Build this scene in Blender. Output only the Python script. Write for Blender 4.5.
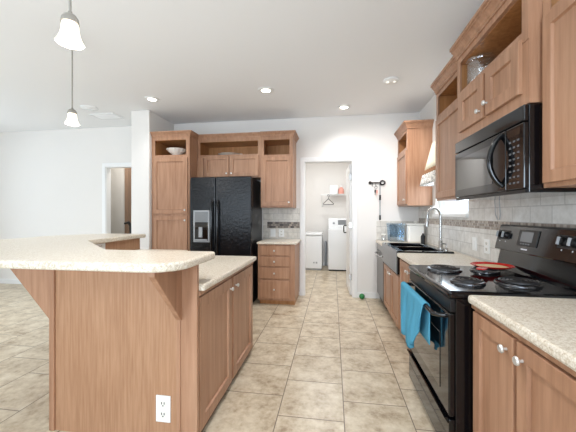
import bpy, bmesh, math, random
from mathutils import Vector, Matrix

for o in list(bpy.data.objects):
    bpy.data.objects.remove(o)
S = bpy.context.scene
COL = S.collection
PI = math.pi

# ------------------------------------------------------------------ camera, world, light, exposure
cam = bpy.data.cameras.new('camera'); co = bpy.data.objects.new('camera', cam); COL.objects.link(co)
cam.sensor_width = 36.0; cam.lens = 300.0 / 576.0 * 36.0
cam.shift_y = -1.5 / 576.0; cam.clip_start = 0.02
co.location = (0, 0, 1.30); co.rotation_euler = (PI / 2, 0, math.atan(45 / 300.0))
S.camera = co

W = bpy.data.worlds.new('sky'); S.world = W; W.use_nodes = True
bg = W.node_tree.nodes['Background']
bg.inputs[0].default_value = (0.80, 0.90, 1.0, 1); bg.inputs[1].default_value = 1.4

S.view_settings.view_transform = 'Standard'
S.view_settings.look = 'None'
S.view_settings.gamma = 1.0
S.view_settings.use_curve_mapping = False
S.view_settings.exposure = 0.27

def area(name, loc, rot, sx, sy, power, col):
    l = bpy.data.lights.new(name, 'AREA'); l.shape = 'RECTANGLE'; l.size = sx; l.size_y = sy
    l.energy = power; l.color = col
    o = bpy.data.objects.new(name, l); o.location = loc; o.rotation_euler = rot; COL.objects.link(o)
    return o
DAY = (0.72, 0.86, 1.0); WARM = (0.99, 0.97, 0.97)
# daylight at the sink window; left and rear window lights added as fill
UP = math.radians(28)  # tilts the added window lights upward to brighten the ceiling
area('added_daylight_left_far', (-6.45, 2.75, 1.45), (0, -PI / 2 - UP / 3, 0), 1.7, 1.9, 19, DAY)
area('added_daylight_left_near', (-6.45, -0.35, 1.45), (0, -PI / 2 - UP / 2, 0), 1.7, 1.9, 26, DAY)
area('added_daylight_patio', (-3.0, -2.36, 1.15), (PI / 2 + UP, 0, 0), 2.6, 2.0, 47, DAY)  # unseen patio opening, its light added to raise the room's brightness
area('added_daylight_rear', (0.1, -2.36, 1.45), (PI / 2 + UP, 0, 0), 1.7, 1.5, 85, DAY)
area('daylight_window_sink', (1.34, 3.55, 1.72), (0, PI / 2, 0), 0.8, 0.9, 8, DAY)

# ------------------------------------------------------------------ materials
def lin(c):
    return tuple(((v / 255) / 12.92 if v / 255 <= 0.04045 else ((v / 255 + 0.055) / 1.055) ** 2.4) for v in c) + (1,)

def mat(name, rgb, rough=0.5, metal=0.0, spec=0.5, coat=0.0, emit=None, estr=0.0, trans=0.0, ior=1.45, alpha=1.0):
    m = bpy.data.materials.new(name); m.use_nodes = True
    b = m.node_tree.nodes['Principled BSDF']
    b.inputs['Base Color'].default_value = lin(rgb); b.inputs['Roughness'].default_value = rough
    b.inputs['Metallic'].default_value = metal; b.inputs['Specular IOR Level'].default_value = spec
    b.inputs['Coat Weight'].default_value = coat
    b.inputs['Transmission Weight'].default_value = trans; b.inputs['IOR'].default_value = ior
    b.inputs['Alpha'].default_value = alpha
    if emit:
        b.inputs['Emission Color'].default_value = lin(emit); b.inputs['Emission Strength'].default_value = estr
    return m

def nodes(m):
    nt = m.node_tree
    return nt, nt.nodes['Principled BSDF'], nt.nodes.new, nt.links.new

def mapped(m, scale, loc=(0, 0, 0)):
    nt, b, N, L = nodes(m)
    tc = N('ShaderNodeTexCoord'); mp = N('ShaderNodeMapping')
    mp.inputs['Scale'].default_value = scale; mp.inputs['Location'].default_value = loc
    L(tc.outputs['Object'], mp.inputs['Vector'])
    return mp.outputs['Vector']

def ramp(m, fac, stops):
    nt, b, N, L = nodes(m)
    r = N('ShaderNodeValToRGB'); L(fac, r.inputs['Fac'])
    e = r.color_ramp.elements
    e[0].position, e[0].color = stops[0][0], lin(stops[0][1])
    e[1].position, e[1].color = stops[-1][0], lin(stops[-1][1])
    for p, c in stops[1:-1]:
        k = e.new(p); k.color = lin(c)
    return r.outputs['Color']

def noise(m, vec, scale, detail=4, rough=0.5):
    nt, b, N, L = nodes(m)
    n = N('ShaderNodeTexNoise'); n.inputs['Scale'].default_value = scale
    n.inputs['Detail'].default_value = detail; n.inputs['Roughness'].default_value = rough
    L(vec, n.inputs['Vector'])
    return n.outputs['Fac']

def wood(name, dark, mid, light, scale=(14, 14, 0.9), rough=0.38):
    m = mat(name, mid, rough, spec=0.4)
    nt, b, N, L = nodes(m)
    v = mapped(m, scale)
    f1 = noise(m, v, 2.2, 5, 0.6)
    v2 = mapped(m, (1.6, 1.6, 0.5))
    f2 = noise(m, v2, 2.0, 2)
    mx = N('ShaderNodeMath'); mx.operation = 'MULTIPLY_ADD'; mx.inputs[1].default_value = 0.6
    L(f1, mx.inputs[0])
    m2 = N('ShaderNodeMath'); m2.operation = 'MULTIPLY'; m2.inputs[1].default_value = 0.4
    L(f2, m2.inputs[0]); L(m2.outputs[0], mx.inputs[2])
    L(ramp(m, mx.outputs[0], [(0.32, dark), (0.5, mid), (0.68, light)]), b.inputs['Base Color'])
    return m

WOOD = wood('alder_wood', (146, 106, 80), (171, 129, 101), (188, 148, 120))
WOODP = wood('laminate_wood', (156, 114, 84), (174, 132, 101), (190, 150, 118), (34, 34, 1.6))
WOODIN = wood('cabinet_interior_wood', (152, 100, 58), (178, 126, 80), (198, 148, 102))

def speckle(name):
    m = mat(name, (226, 217, 200), 0.28, spec=0.5)
    nt, b, N, L = nodes(m)
    v = mapped(m, (1, 1, 1))
    f = noise(m, v, 210, 3, 0.7)
    g = noise(m, v, 90, 3, 0.6)
    c1 = ramp(m, f, [(0.30, (170, 153, 130)), (0.41, (218, 208, 190)), (0.58, (229, 221, 207)), (0.70, (243, 239, 230))])
    c2 = ramp(m, g, [(0.40, (205, 190, 166)), (0.52, (255, 255, 255))])
    mix = N('ShaderNodeMix'); mix.data_type = 'RGBA'; mix.blend_type = 'MULTIPLY'; mix.inputs[0].default_value = 0.55
    L(c1, mix.inputs[6]); L(c2, mix.inputs[7])
    L(mix.outputs[2], b.inputs['Base Color'])
    return m
STONE = speckle('speckled_countertop')

def floor_mat():
    m = mat('floor_tile', (205, 190, 165), 0.32, spec=0.45)
    nt, b, N, L = nodes(m)
    T = 0.424
    tc = N('ShaderNodeTexCoord'); sx = N('ShaderNodeSeparateXYZ'); cx = N('ShaderNodeCombineXYZ')
    L(tc.outputs['Object'], sx.inputs[0])
    ax = N('ShaderNodeMath'); ax.operation = 'ADD'; ax.inputs[1].default_value = -0.07 + T * 101
    ay = N('ShaderNodeMath'); ay.operation = 'ADD'; ay.inputs[1].default_value = -2.123 + T * 100
    L(sx.outputs[0], ax.inputs[0]); L(sx.outputs[1], ay.inputs[0])
    L(ay.outputs[0], cx.inputs[0]); L(ax.outputs[0], cx.inputs[1])
    br = N('ShaderNodeTexBrick'); br.offset = 0.5; br.offset_frequency = 2
    br.inputs['Scale'].default_value = 1.0; br.inputs['Brick Width'].default_value = T
    br.inputs['Row Height'].default_value = T; br.inputs['Mortar Size'].default_value = 0.0035
    br.inputs['Mortar Smooth'].default_value = 0.2; br.inputs['Bias'].default_value = 0.0
    br.inputs['Color1'].default_value = (0, 0, 0, 1); br.inputs['Color2'].default_value = (1, 1, 1, 1)
    L(cx.outputs[0], br.inputs['Vector'])
    # each tile shifts its own marbling
    vm = N('ShaderNodeVectorMath'); vm.operation = 'MULTIPLY_ADD'
    vm.inputs[1].default_value = (7.3, 3.1, 5.7)
    L(br.outputs['Color'], vm.inputs[0]); L(tc.outputs['Object'], vm.inputs[2])
    f = noise(m, vm.outputs[0], 7.0, 7, 0.66)
    g = noise(m, vm.outputs[0], 30.0, 4, 0.6)
    mm = N('ShaderNodeMath'); mm.operation = 'MULTIPLY_ADD'; mm.inputs[1].default_value = 0.72
    gm = N('ShaderNodeMath'); gm.operation = 'MULTIPLY'; gm.inputs[1].default_value = 0.28
    L(g, gm.inputs[0]); L(f, mm.inputs[0]); L(gm.outputs[0], mm.inputs[2])
    c = ramp(m, mm.outputs[0], [(0.34, (146, 126, 101)), (0.44, (182, 165, 140)), (0.55, (203, 189, 165)), (0.68, (217, 206, 186))])
    mix = N('ShaderNodeMix'); mix.data_type = 'RGBA'; mix.inputs[7].default_value = lin((112, 98, 84))
    L(br.outputs['Fac'], mix.inputs[0]); L(c, mix.inputs[6])
    L(mix.outputs[2], b.inputs['Base Color'])
    return m
FLOOR = floor_mat()

def tile_mat(name, swap, w, h, c1, c2, mortar, ms, z0=0.0, rough=0.3, noisy=True):
    """wall tile: swap 'y' runs along world y, 'x' along x; objects keep world coordinates"""
    m = mat(name, c1, rough)
    nt, b, N, L = nodes(m)
    tc = N('ShaderNodeTexCoord'); sx = N('ShaderNodeSeparateXYZ'); cx = N('ShaderNodeCombineXYZ')
    L(tc.outputs['Object'], sx.inputs[0])
    ax = N('ShaderNodeMath'); ax.operation = 'ADD'; ax.inputs[1].default_value = 20 * w
    az = N('ShaderNodeMath'); az.operation = 'ADD'; az.inputs[1].default_value = 20 * h - z0
    L(sx.outputs[1 if swap == 'y' else 0], ax.inputs[0]); L(sx.outputs[2], az.inputs[0])
    L(ax.outputs[0], cx.inputs[0]); L(az.outputs[0], cx.inputs[1])
    br = N('ShaderNodeTexBrick'); br.offset = 0.5
    br.inputs['Scale'].default_value = 1.0; br.inputs['Brick Width'].default_value = w
    br.inputs['Row Height'].default_value = h; br.inputs['Mortar Size'].default_value = ms
    br.inputs['Color1'].default_value = lin(c1); br.inputs['Color2'].default_value = lin(c2)
    br.inputs['Mortar'].default_value = lin(mortar)
    L(cx.outputs[0], br.inputs['Vector'])
    if noisy:
        v = mapped(m, (1, 1, 1))
        f = noise(m, v, 14, 4, 0.6)
        c = ramp(m, f, [(0.3, (222, 219, 214)), (0.65, (255, 255, 255))])
        mix = N('ShaderNodeMix'); mix.data_type = 'RGBA'; mix.blend_type = 'MULTIPLY'; mix.inputs[0].default_value = 0.8
        L(br.outputs['Color'], mix.inputs[6]); L(c, mix.inputs[7])
        L(mix.outputs[2], b.inputs['Base Color'])
    else:
        L(br.outputs['Color'], b.inputs['Base Color'])
    return m
TILE_R = tile_mat('backsplash_tile_right', 'y', 0.20, 0.11, (236, 234, 230), (225, 222, 217), (204, 201, 196), 0.004, 0.915)
TILE_F = tile_mat('backsplash_tile_far', 'x', 0.16, 0.10, (228, 223, 215), (216, 210, 200), (196, 191, 184), 0.004, 0.915)
MOS_R = tile_mat('mosaic_tile_right', 'y', 0.026, 0.0235, (122, 104, 92), (196, 184, 170), (168, 160, 152), 0.0022, 1.175, noisy=False)
MOS_F = tile_mat('mosaic_tile_far', 'x', 0.05, 0.0333, (58, 48, 44), (176, 160, 144), (90, 82, 76), 0.004, 1.08, noisy=False)

def paint(name, rgb, bump=0.02, rough=0.75):
    m = mat(name, rgb, rough, spec=0.25)
    nt, b, N, L = nodes(m)
    v = mapped(m, (1, 1, 1)); f = noise(m, v, 90, 3, 0.6)
    bp = N('ShaderNodeBump'); bp.inputs['Strength'].default_value = bump * 3; bp.inputs['Distance'].default_value = 0.004
    L(f, bp.inputs['Height']); L(bp.outputs[0], b.inputs['Normal'])
    return m
WALL = paint('wall_paint', (234, 230, 225)); CEIL = paint('ceiling_paint', (240, 240, 240), 0.04)
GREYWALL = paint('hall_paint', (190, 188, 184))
TRIM = mat('white_trim', (240, 239, 237), 0.4); WHITE = mat('white_plastic', (238, 238, 236), 0.35)
ENAMEL = mat('white_enamel', (240, 241, 242), 0.25)
BLACK = mat('black_enamel', (12, 12, 14), 0.09, spec=0.5, coat=0.2)
BLACKM = mat('black_plastic', (20, 20, 21), 0.35)
GLASSB = mat('black_glass', (8, 8, 10), 0.04, spec=0.7, coat=0.6)
STEEL = mat('brushed_nickel', (172, 170, 167), 0.25, metal=1.0); NICKEL = mat('satin_nickel', (214, 211, 206), 0.35, metal=0.6)
CHROME = mat('chrome', (225, 226, 228), 0.10, metal=1.0)
DARKST = mat('dark_stainless', (118, 114, 112), 0.3, metal=1.0)
PAN = mat('drip_pan_dark', (88, 88, 90), 0.22, metal=0.9)
COIL = mat('coil_iron', (58, 56, 56), 0.32, metal=0.3)
BLUE = mat('blue_terry', (86, 156, 184), 0.95, spec=0.1)
RED = mat('red_glaze', (196, 34, 28), 0.2); CREAMG = mat('cream_glaze', (226, 204, 150), 0.3)
CERAM = mat('white_ceramic', (238, 234, 226), 0.3)
IRON = mat('wrought_iron', (46, 40, 36), 0.55, metal=0.4)
FROST = mat('frosted_glass', (250, 244, 232), 0.5, emit=(255, 238, 212), estr=1.7)
LAMP = mat('lamp_glow', (255, 250, 240), 0.5, emit=(255, 246, 232), estr=9.0)
PEWTER = mat('pewter', (168, 164, 156), 0.35, metal=0.6)
LAMP2 = mat('small_lamp', (250, 248, 240), 0.4, emit=(255, 246, 232), estr=0.6)
PINK = mat('pink_plastic', (226, 158, 142), 0.4); GREEN = mat('green_rubber', (52, 132, 72), 0.55)
GREYP2 = mat('button_grey', (92, 92, 94), 0.4)
DISP = mat('grey_display', (132, 134, 136), 0.25); GREYP = mat('grey_plastic', (168, 170, 172), 0.4)
BROWN = mat('brown_band', (146, 104, 72), 0.85); BRDOOR = mat('brown_door', (128, 104, 86), 0.6)
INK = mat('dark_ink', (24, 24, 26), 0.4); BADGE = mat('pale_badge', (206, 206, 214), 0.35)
def fabric_mat():
    m = mat('patterned_hem', (226, 220, 208), 0.9, spec=0.1)
    nt, b, N, L = nodes(m)
    v = mapped(m, (1, 1, 1)); vo = N('ShaderNodeTexVoronoi'); vo.inputs['Scale'].default_value = 26
    L(v, vo.inputs['Vector'])
    L(ramp(m, vo.outputs['Distance'], [(0.25, (240, 236, 228)), (0.42, (158, 152, 146)), (0.6, (236, 232, 224))]), b.inputs['Base Color'])
    return m
HEM = fabric_mat(); CREAM = mat('cream_fabric', (244, 234, 208), 0.9, spec=0.1)
def pebble():
    m = mat('pebbled_black', (20, 21, 24), 0.2, spec=0.42)
    nt, b, N, L = nodes(m)
    v = mapped(m, (1, 1, 1)); f = noise(m, v, 26, 3, 0.6)
    bp = N('ShaderNodeBump'); bp.inputs['Strength'].default_value = 0.8; bp.inputs['Distance'].default_value = 0.005
    L(f, bp.inputs['Height']); L(bp.outputs[0], b.inputs['Normal'])
    return m
FRIDGE = pebble()
def thin_glass(name, tint, mixv):
    m = bpy.data.materials.new(name); m.use_nodes = True
    nt = m.node_tree; nt.nodes.clear()
    o = nt.nodes.new('ShaderNodeOutputMaterial'); g = nt.nodes.new('ShaderNodeBsdfGlossy'); t = nt.nodes.new('ShaderNodeBsdfTransparent')
    x = nt.nodes.new('ShaderNodeMixShader'); x.inputs[0].default_value = mixv
    g.inputs['Roughness'].default_value = 0.05; t.inputs[0].default_value = tint
    nt.links.new(t.outputs[0], x.inputs[1]); nt.links.new(g.outputs[0], x.inputs[2]); nt.links.new(x.outputs[0], o.inputs[0])
    return m
PANE = thin_glass('window_glass', (0.97, 0.98, 0.99, 1), 0.06)
CLEAR = thin_glass('clear_glass', (0.985, 0.99, 0.99, 1), 0.22)
BLUEG = thin_glass('blue_clear_plastic', (0.86, 0.93, 0.985, 1), 0.22)

# ------------------------------------------------------------------ builders
def wl(o):
    v = Vector((0, 0, 0))
    while o:
        v = v + o.location; o = o.parent
    return v

def obj(name, bm, m, parent=None, bevel=0.0, smooth=False, loc=None, label=None):
    """link bm (world coordinates) as ONE mesh object"""
    org = wl(parent) if parent else Vector(loc or (0, 0, 0))
    bmesh.ops.recalc_face_normals(bm, faces=bm.faces[:])
    bm.transform(Matrix.Translation(-org))
    me = bpy.data.meshes.new(name); bm.to_mesh(me); bm.free()
    me.materials.append(m)
    if smooth:
        for p in me.polygons: p.use_smooth = True
        try: me.set_sharp_from_angle(angle=math.radians(40))
        except Exception: pass
    o = bpy.data.objects.new(name, me); COL.objects.link(o)
    if parent: o.parent = parent
    else: o.location = org
    if bevel:
        b = o.modifiers.new('bevel', 'BEVEL'); b.width = bevel; b.segments = 2; b.limit_method = 'ANGLE'; b.angle_limit = math.radians(50)
    if label: o['label'] = label
    return o

def thing(name, label, cat, loc, group=None):
    o = bpy.data.objects.new(name, None); COL.objects.link(o); o.location = loc
    o.empty_display_size = 0.05
    return tag(o, label, cat, group)
def tag(o, label, cat, group=None):
    o['label'] = label; o['category'] = cat
    if group: o['group'] = group
    return o
def struct(o):
    o['kind'] = 'structure'; return o
def copy_tree(o, parent=None):
    c = o.copy(); COL.objects.link(c)
    if parent: c.parent = parent
    for ch in list(o.children): copy_tree(ch, c)
    return c

def BM(): return bmesh.new()
def box(bm, x0, x1, y0, y1, z0, z1):
    if x0 > x1: x0, x1 = x1, x0
    if y0 > y1: y0, y1 = y1, y0
    v = [bm.verts.new(p) for p in [(x0,y0,z0),(x1,y0,z0),(x1,y1,z0),(x0,y1,z0),(x0,y0,z1),(x1,y0,z1),(x1,y1,z1),(x0,y1,z1)]]
    for f in [(3,2,1,0),(4,5,6,7),(0,1,5,4),(1,2,6,5),(2,3,7,6),(3,0,4,7)]:
        bm.faces.new([v[i] for i in f])
    return bm
def B(*a): return box(BM(), *a)
def prism(bm, pts, z0, z1, f=lambda a, b, c: (a, b, c)):
    lo = [bm.verts.new(f(p[0], p[1], z0)) for p in pts]; hi = [bm.verts.new(f(p[0], p[1], z1)) for p in pts]
    n = len(pts)
    bm.faces.new(lo[::-1]); bm.faces.new(hi)
    for i in range(n): bm.faces.new([lo[i], lo[(i+1) % n], hi[(i+1) % n], hi[i]])
    return bm
def lathe(bm, prof, c, n=24, axis='z', wave=None, caps=True):
    rings = []
    for r, h in prof:
        ring = []
        for i in range(n):
            a = 2 * PI * i / n; rr = r * (wave(a, h) if wave else 1)
            p = {'z': (rr*math.cos(a), rr*math.sin(a), h), 'x': (h, rr*math.cos(a), rr*math.sin(a)), 'y': (rr*math.cos(a), h, rr*math.sin(a))}[axis]
            ring.append(bm.verts.new((c[0]+p[0], c[1]+p[1], c[2]+p[2])))
        rings.append(ring)
    for k in range(len(rings)-1):
        for i in range(n):
            bm.faces.new([rings[k][i], rings[k][(i+1)%n], rings[k+1][(i+1)%n], rings[k+1][i]])
    if caps and prof[0][0] > 1e-5: bm.faces.new(rings[0][::-1])
    if caps and prof[-1][0] > 1e-5: bm.faces.new(rings[-1])
    if not caps:
        for i in range(n): bm.faces.new([rings[-1][i], rings[-1][(i+1)%n], rings[0][(i+1)%n], rings[0][i]])
    bmesh.ops.remove_doubles(bm, verts=bm.verts[:], dist=1e-6)
    return bm
def tube(bm, pts, r, n=10, closed=False):
    pts = [Vector(p) for p in pts]; rings = []; m = len(pts)
    up = None
    for i, p in enumerate(pts):
        a = pts[(i-1) % m] if (closed or i > 0) else p
        b = pts[(i+1) % m] if (closed or i < m-1) else p
        t = (b - a).normalized()
        if up is None:
            up = Vector((0, 0, 1)) if abs(t.z) < 0.9 else Vector((1, 0, 0))
        u = (up - t * up.dot(t)); u.normalize(); up = u; w = t.cross(u)
        rr = r[i] if isinstance(r, (list, tuple)) else r
        rings.append([bm.verts.new(p + (u*math.cos(2*PI*k/n) + w*math.sin(2*PI*k/n)) * rr) for k in range(n)])
    for k in range(m if closed else m-1):
        A, C = rings[k], rings[(k+1) % m]
        for i in range(n): bm.faces.new([A[i], A[(i+1)%n], C[(i+1)%n], C[i]])
    if not closed:
        bm.faces.new(rings[0][::-1]); bm.faces.new(rings[-1])
    return bm
def arc(c, r, a0, a1, n, f):
    return [f(c, r*math.cos(a0+(a1-a0)*i/n), r*math.sin(a0+(a1-a0)*i/n)) for i in range(n+1)]
# front frames: (u along the front, v up, w outwards)
def FY(y): return lambda u, v, w: (u, y - w, v)          # faces -y
def FXm(x): return lambda u, v, w: (x - w, u, v)          # faces -x
def FXp(x): return lambda u, v, w: (x + w, u, v)          # faces +x
def fbox(bm, F, u0, u1, v0, v1, w0, w1):
    a = F(u0, v0, w0); b = F(u1, v1, w1)
    return box(bm, min(a[0],b[0]), max(a[0],b[0]), min(a[1],b[1]), max(a[1],b[1]), min(a[2],b[2]), max(a[2],b[2]))
def shaker(F, u0, u1, v0, v1, t=0.02, st=0.06, rec=0.013, w0=0.0):
    bm = BM()
    def ring(du, w): return [bm.verts.new(F(*p, w)) for p in [(u0+du,v0+du),(u1-du,v0+du),(u1-du,v1-du),(u0+du,v1-du)]]
    R = [ring(0, w0), ring(0, w0+t-0.002), ring(0.002, w0+t), ring(st, w0+t), ring(st+0.004, w0+t-rec), ]
    for k in range(4):
        for i in range(4): bm.faces.new([R[k][i], R[k][(i+1)%4], R[k+1][(i+1)%4], R[k+1][i]])
    bm.faces.new(R[0][::-1]); bm.faces.new(R[-1])
    return bm
def door(parent, F, u0, u1, v0, v1, st=0.06, t=0.02, m=None, name='door'):
    return obj(name, shaker(F, u0, u1, v0, v1, t, st), m or WOOD, parent)
def knob(parent, F, u, v, w=0.02, r=0.015):
    bm = BM()
    p0 = Vector(F(u, v, w)); d = (Vector(F(u, v, w + 1)) - p0)
    prof = [(0.0, 0), (0.006, 0), (0.005, 0.012), (r*0.9, 0.016), (r, 0.021), (r*0.8, 0.027), (0.0, 0.029)]
    if abs(d.x) > 0.5: lathe(bm, [(a, b*d.x) for a, b in prof], p0, 14, 'x')
    else: lathe(bm, [(a, b*d.y) for a, b in prof], p0, 14, 'y')
    return obj('knob', bm, NICKEL, parent, smooth=True)
def crown(parent, pts, z0, h=0.075, out=0.045, name='crown_moulding'):
    """mitred moulding swept along an open path; pts = corner points on the carcass, outward side to the right of travel"""
    bm = BM(); prof = [(0.0, 0.0), (out*0.22, 0.0), (out*0.22, h*0.16), (out*0.32, h*0.20), (out*0.40, h*0.36), (out*0.66, h*0.58), (out*0.80, h*0.62), (out*0.80, h*0.74), (out, h*0.78), (out, h), (0.0, h)]
    P = [Vector((p[0], p[1])) for p in pts]; rings = []
    for i, p in enumerate(P):
        ds = []
        if i > 0: ds.append((P[i]-P[i-1]).normalized())
        if i < len(P)-1: ds.append((P[i+1]-P[i]).normalized())
        ns = [Vector((d.y, -d.x)) for d in ds]
        if len(ns) == 1: q = ns[0]
        else:
            q = (ns[0]+ns[1]); q = q / max(0.2, q.dot(ns[0]))
        rings.append([bm.verts.new((p.x+q.x*o, p.y+q.y*o, z0+z)) for o, z in prof])
    n = len(prof)
    for k in range(len(rings)-1):
        for i in range(n): bm.faces.new([rings[k][i], rings[k][(i+1)%n], rings[k+1][(i+1)%n], rings[k+1][i]])
    bm.faces.new(rings[0]); bm.faces.new(rings[-1][::-1])
    return obj(name, bm, WOOD, parent)

# ------------------------------------------------------------------ setting
CZ = 2.85; XL, XR, YB, YF = -6.6, 1.30, -2.5, 4.80
struct(obj('floor', B(XL-0.1, XR+0.1, YB-0.1, 8.2, -0.1, 0.0), FLOOR))
struct(obj('ceiling', B(XL-0.1, XR+0.1, YB-0.1, 8.2, CZ, CZ+0.1), CEIL))
# far wall with two door openings
d0, d1, dz = -0.459, 0.311, 2.15
h0, h1, hz = -4.0, -3.2, 2.15
pts = [(XL, 0), (h0, 0), (h0, hz), (h1, hz), (h1, 0), (d0, 0), (d0, dz), (d1, dz), (d1, 0), (XR+0.1, 0), (XR+0.1, CZ), (XL, CZ)]
struct(obj('wall_back', prism(BM(), pts, YF, YF+0.1, lambda a, b, c: (a, c, b)), WALL))
# right wall with the window over the sink
wy0, wy1, wz0, wz1 = 3.14, 4.08, 1.285, 2.15
bm = BM()
for a in [(YB-0.1, wy0, 0, CZ), (wy1, YF, 0, CZ), (wy0, wy1, 0, wz0), (wy0, wy1, wz1, CZ)]:
    box(bm, XR, XR+0.1, a[0], a[1], a[2], a[3])
struct(obj('wall_right', bm, WALL))
bm = BM()
for a in [(YB, -1.3, 0, CZ), (0.6, 1.8, 0, CZ), (3.7, YF, 0, CZ), (-1.3, 0.6, 0, 0.45), (-1.3, 0.6, 2.45, CZ), (1.8, 3.7, 0, 0.45), (1.8, 3.7, 2.45, CZ)]:
    box(bm, XL-0.1, XL, a[0], a[1], a[2], a[3])
struct(obj('wall_left', bm, WALL))
bm = BM()
for a in [(XL-0.1, -4.35, 0, CZ), (-1.65, -0.8, 0, CZ), (1.0, XR, 0, CZ), (-4.35, -1.65, 2.22, CZ), (-0.8, 1.0, 0, 0.65), (-0.8, 1.0, 2.25, CZ)]:
    box(bm, a[0], a[1], YB-0.1, YB, a[2], a[3])
struct(obj('wall_front', bm, WALL))
# wing wall beside the tall cabinet
struct(obj('wall_wing', B(-2.985, -2.69, 4.085, YF, 0, CZ), WALL, bevel=0.012))
# laundry room and hall behind the far wall
bm = BM()
box(bm, -1.05, -0.95, YF+0.1, 7.8, 0, CZ); box(bm, 0.62, 0.72, YF+0.1, 7.8, 0, CZ); box(bm, -0.95, 0.62, 7.7, 7.8, 0, CZ)
struct(obj('wall_laundry', bm, WALL))
bm = BM()
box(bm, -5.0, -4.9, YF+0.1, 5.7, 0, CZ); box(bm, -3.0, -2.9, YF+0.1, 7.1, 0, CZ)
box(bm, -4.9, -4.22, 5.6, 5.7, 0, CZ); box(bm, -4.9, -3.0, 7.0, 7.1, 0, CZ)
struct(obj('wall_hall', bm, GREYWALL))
struct(obj('trim_hall', B(-4.222, -4.15, 5.58, 5.72, 0, 2.3), BRDOOR, bevel=0.004))
# casings
def casing(name, x0, x1, z, y, w=0.062, t=0.016):
    bm = prism(BM(), [(x0-w, 0), (x0, 0), (x0, z), (x1, z), (x1, 0), (x1+w, 0), (x1+w, z+w), (x0-w, z+w)], y-t, y, lambda a, b, c: (a, c, b))
    struct(obj(name, bm, TRIM, bevel=0.004))
casing('trim_1', d0, d1, dz, YF); casing('trim_2', h0, h1, hz, YF)
def jamb(name, x0, x1, z):
    bm = prism(BM(), [(x0, 0), (x0+0.014, 0), (x0+0.014, z-0.014), (x1-0.014, z-0.014), (x1-0.014, 0), (x1, 0), (x1, z), (x0, z)], YF-0.004, YF+0.104, lambda a, b, c: (a, c, b))
    struct(obj(name, bm, TRIM))
jamb('trim_3', d0, d1, dz); jamb('trim_4', h0, h1, hz)
# laundry door, swung open into the laundry room
dl = struct(obj('door_1', shaker(lambda u, v, w: (0.30 - w - (u-4.92)*0.03, u, v), 4.92, 5.66, 0.01, 2.12, 0.035, 0.11, 0.008), TRIM))
for z in (0.25, 1.08, 1.86):
    obj('hinge', B(0.255, 0.30, 4.905, 4.925, z, z+0.09), STEEL, dl)
bm = BM()
tube(bm, [(0.243, 5.585, 0.97), (0.20, 5.585, 0.97), (0.195, 5.57, 0.99), (0.195, 5.56, 1.10)], 0.011); 
tube(bm, [(0.243, 5.555, 1.10), (0.20, 5.555, 1.10)], 0.011)
obj('door_handle', bm, IRON, dl, smooth=True)
# baseboards
def bb(name, *a): struct(obj(name, B(*a), TRIM, bevel=0.004))
bb('baseboard_back', d1+0.062, 0.66, YF-0.014, YF, 0, 0.09)
bb('baseboard_back_left', XL, h0-0.062, YF-0.014, YF, 0, 0.09)
bb('baseboard_back_middle', h1+0.062, -2.985, YF-0.014, YF, 0, 0.09)
bb('baseboard_wing', -2.985, -2.69, 4.071, 4.085, 0, 0.09)
bb('baseboard_wing_left', -2.999, -2.985, 4.071, YF-0.014, 0, 0.09)
bb('baseboard_left', XL, XL+0.014, YB, YF, 0, 0.09)
bb('baseboard_laundry', -0.95, 0.62, 7.686, 7.7, 0, 0.09)
# window over the sink
w = struct(obj('window_1', BM(), TRIM))
def frame_bm(F, u0, u1, v0, v1, t, w0, w1):
    bm = BM()
    prism(bm, [(u0, v0), (u1, v0), (u1, v1), (u0, v1)], 0, 1)
    bm.clear()
    o = [(u0,v0),(u1,v0),(u1,v1),(u0,v1)]; i = [(u0+t,v0+t),(u1-t,v0+t),(u1-t,v1-t),(u0+t,v1-t)]
    V = [[bm.verts.new(F(*p, ww)) for p in q] for q in (o, i) for ww in (w0, w1)]
    O0, O1, I0, I1 = V
    for k in range(4):
        j = (k+1) % 4
        bm.faces.new([O0[k], O0[j], O1[j], O1[k]]); bm.faces.new([I0[k], I1[k], I1[j], I0[j]])
        bm.faces.new([O1[k], O1[j], I1[j], I1[k]]); bm.faces.new([O0[k], I0[k], I0[j], O0[j]])
    return bm
F = FXm(XR+0.1)
obj('window_frame', frame_bm(F, wy0, wy1, wz0, wz1, 0.045, 0.0, 0.06), TRIM, w, bevel=0.003)
obj('meeting_rail', B(XR+0.03, XR+0.08, wy0, wy1, 1.70, 1.74), TRIM, w)
obj('pane', B(XR+0.06, XR+0.064, wy0+0.04, wy1-0.04, wz0+0.04, wz1-0.04), PANE, w)
obj('window_sill', B(XR-0.03, XR+0.05, wy0-0.03, wy1+0.03, wz0-0.015, wz0+0.022), TRIM, w, bevel=0.004)
# unseen windows behind and left of the camera, added to brighten the room
w2 = struct(obj('added_window_2', frame_bm(FXp(XL-0.1), 1.8, 3.7, 0.45, 2.45, 0.06, 0.0, 0.03), TRIM))
w3 = struct(obj('added_window_3', frame_bm(FXp(XL-0.1), -1.3, 0.6, 0.45, 2.45, 0.06, 0.0, 0.03), TRIM))
w4 = struct(obj('added_window_4', frame_bm(lambda u, v, q: (u, YB-0.1+q, v), -4.35, -1.65, 0.0, 2.22, 0.06, 0.0, 0.03), TRIM))
w5 = struct(obj('added_window_5', frame_bm(lambda u, v, q: (u, YB-0.1+q, v), -0.8, 1.0, 0.65, 2.25, 0.06, 0.0, 0.03), TRIM))

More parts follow.
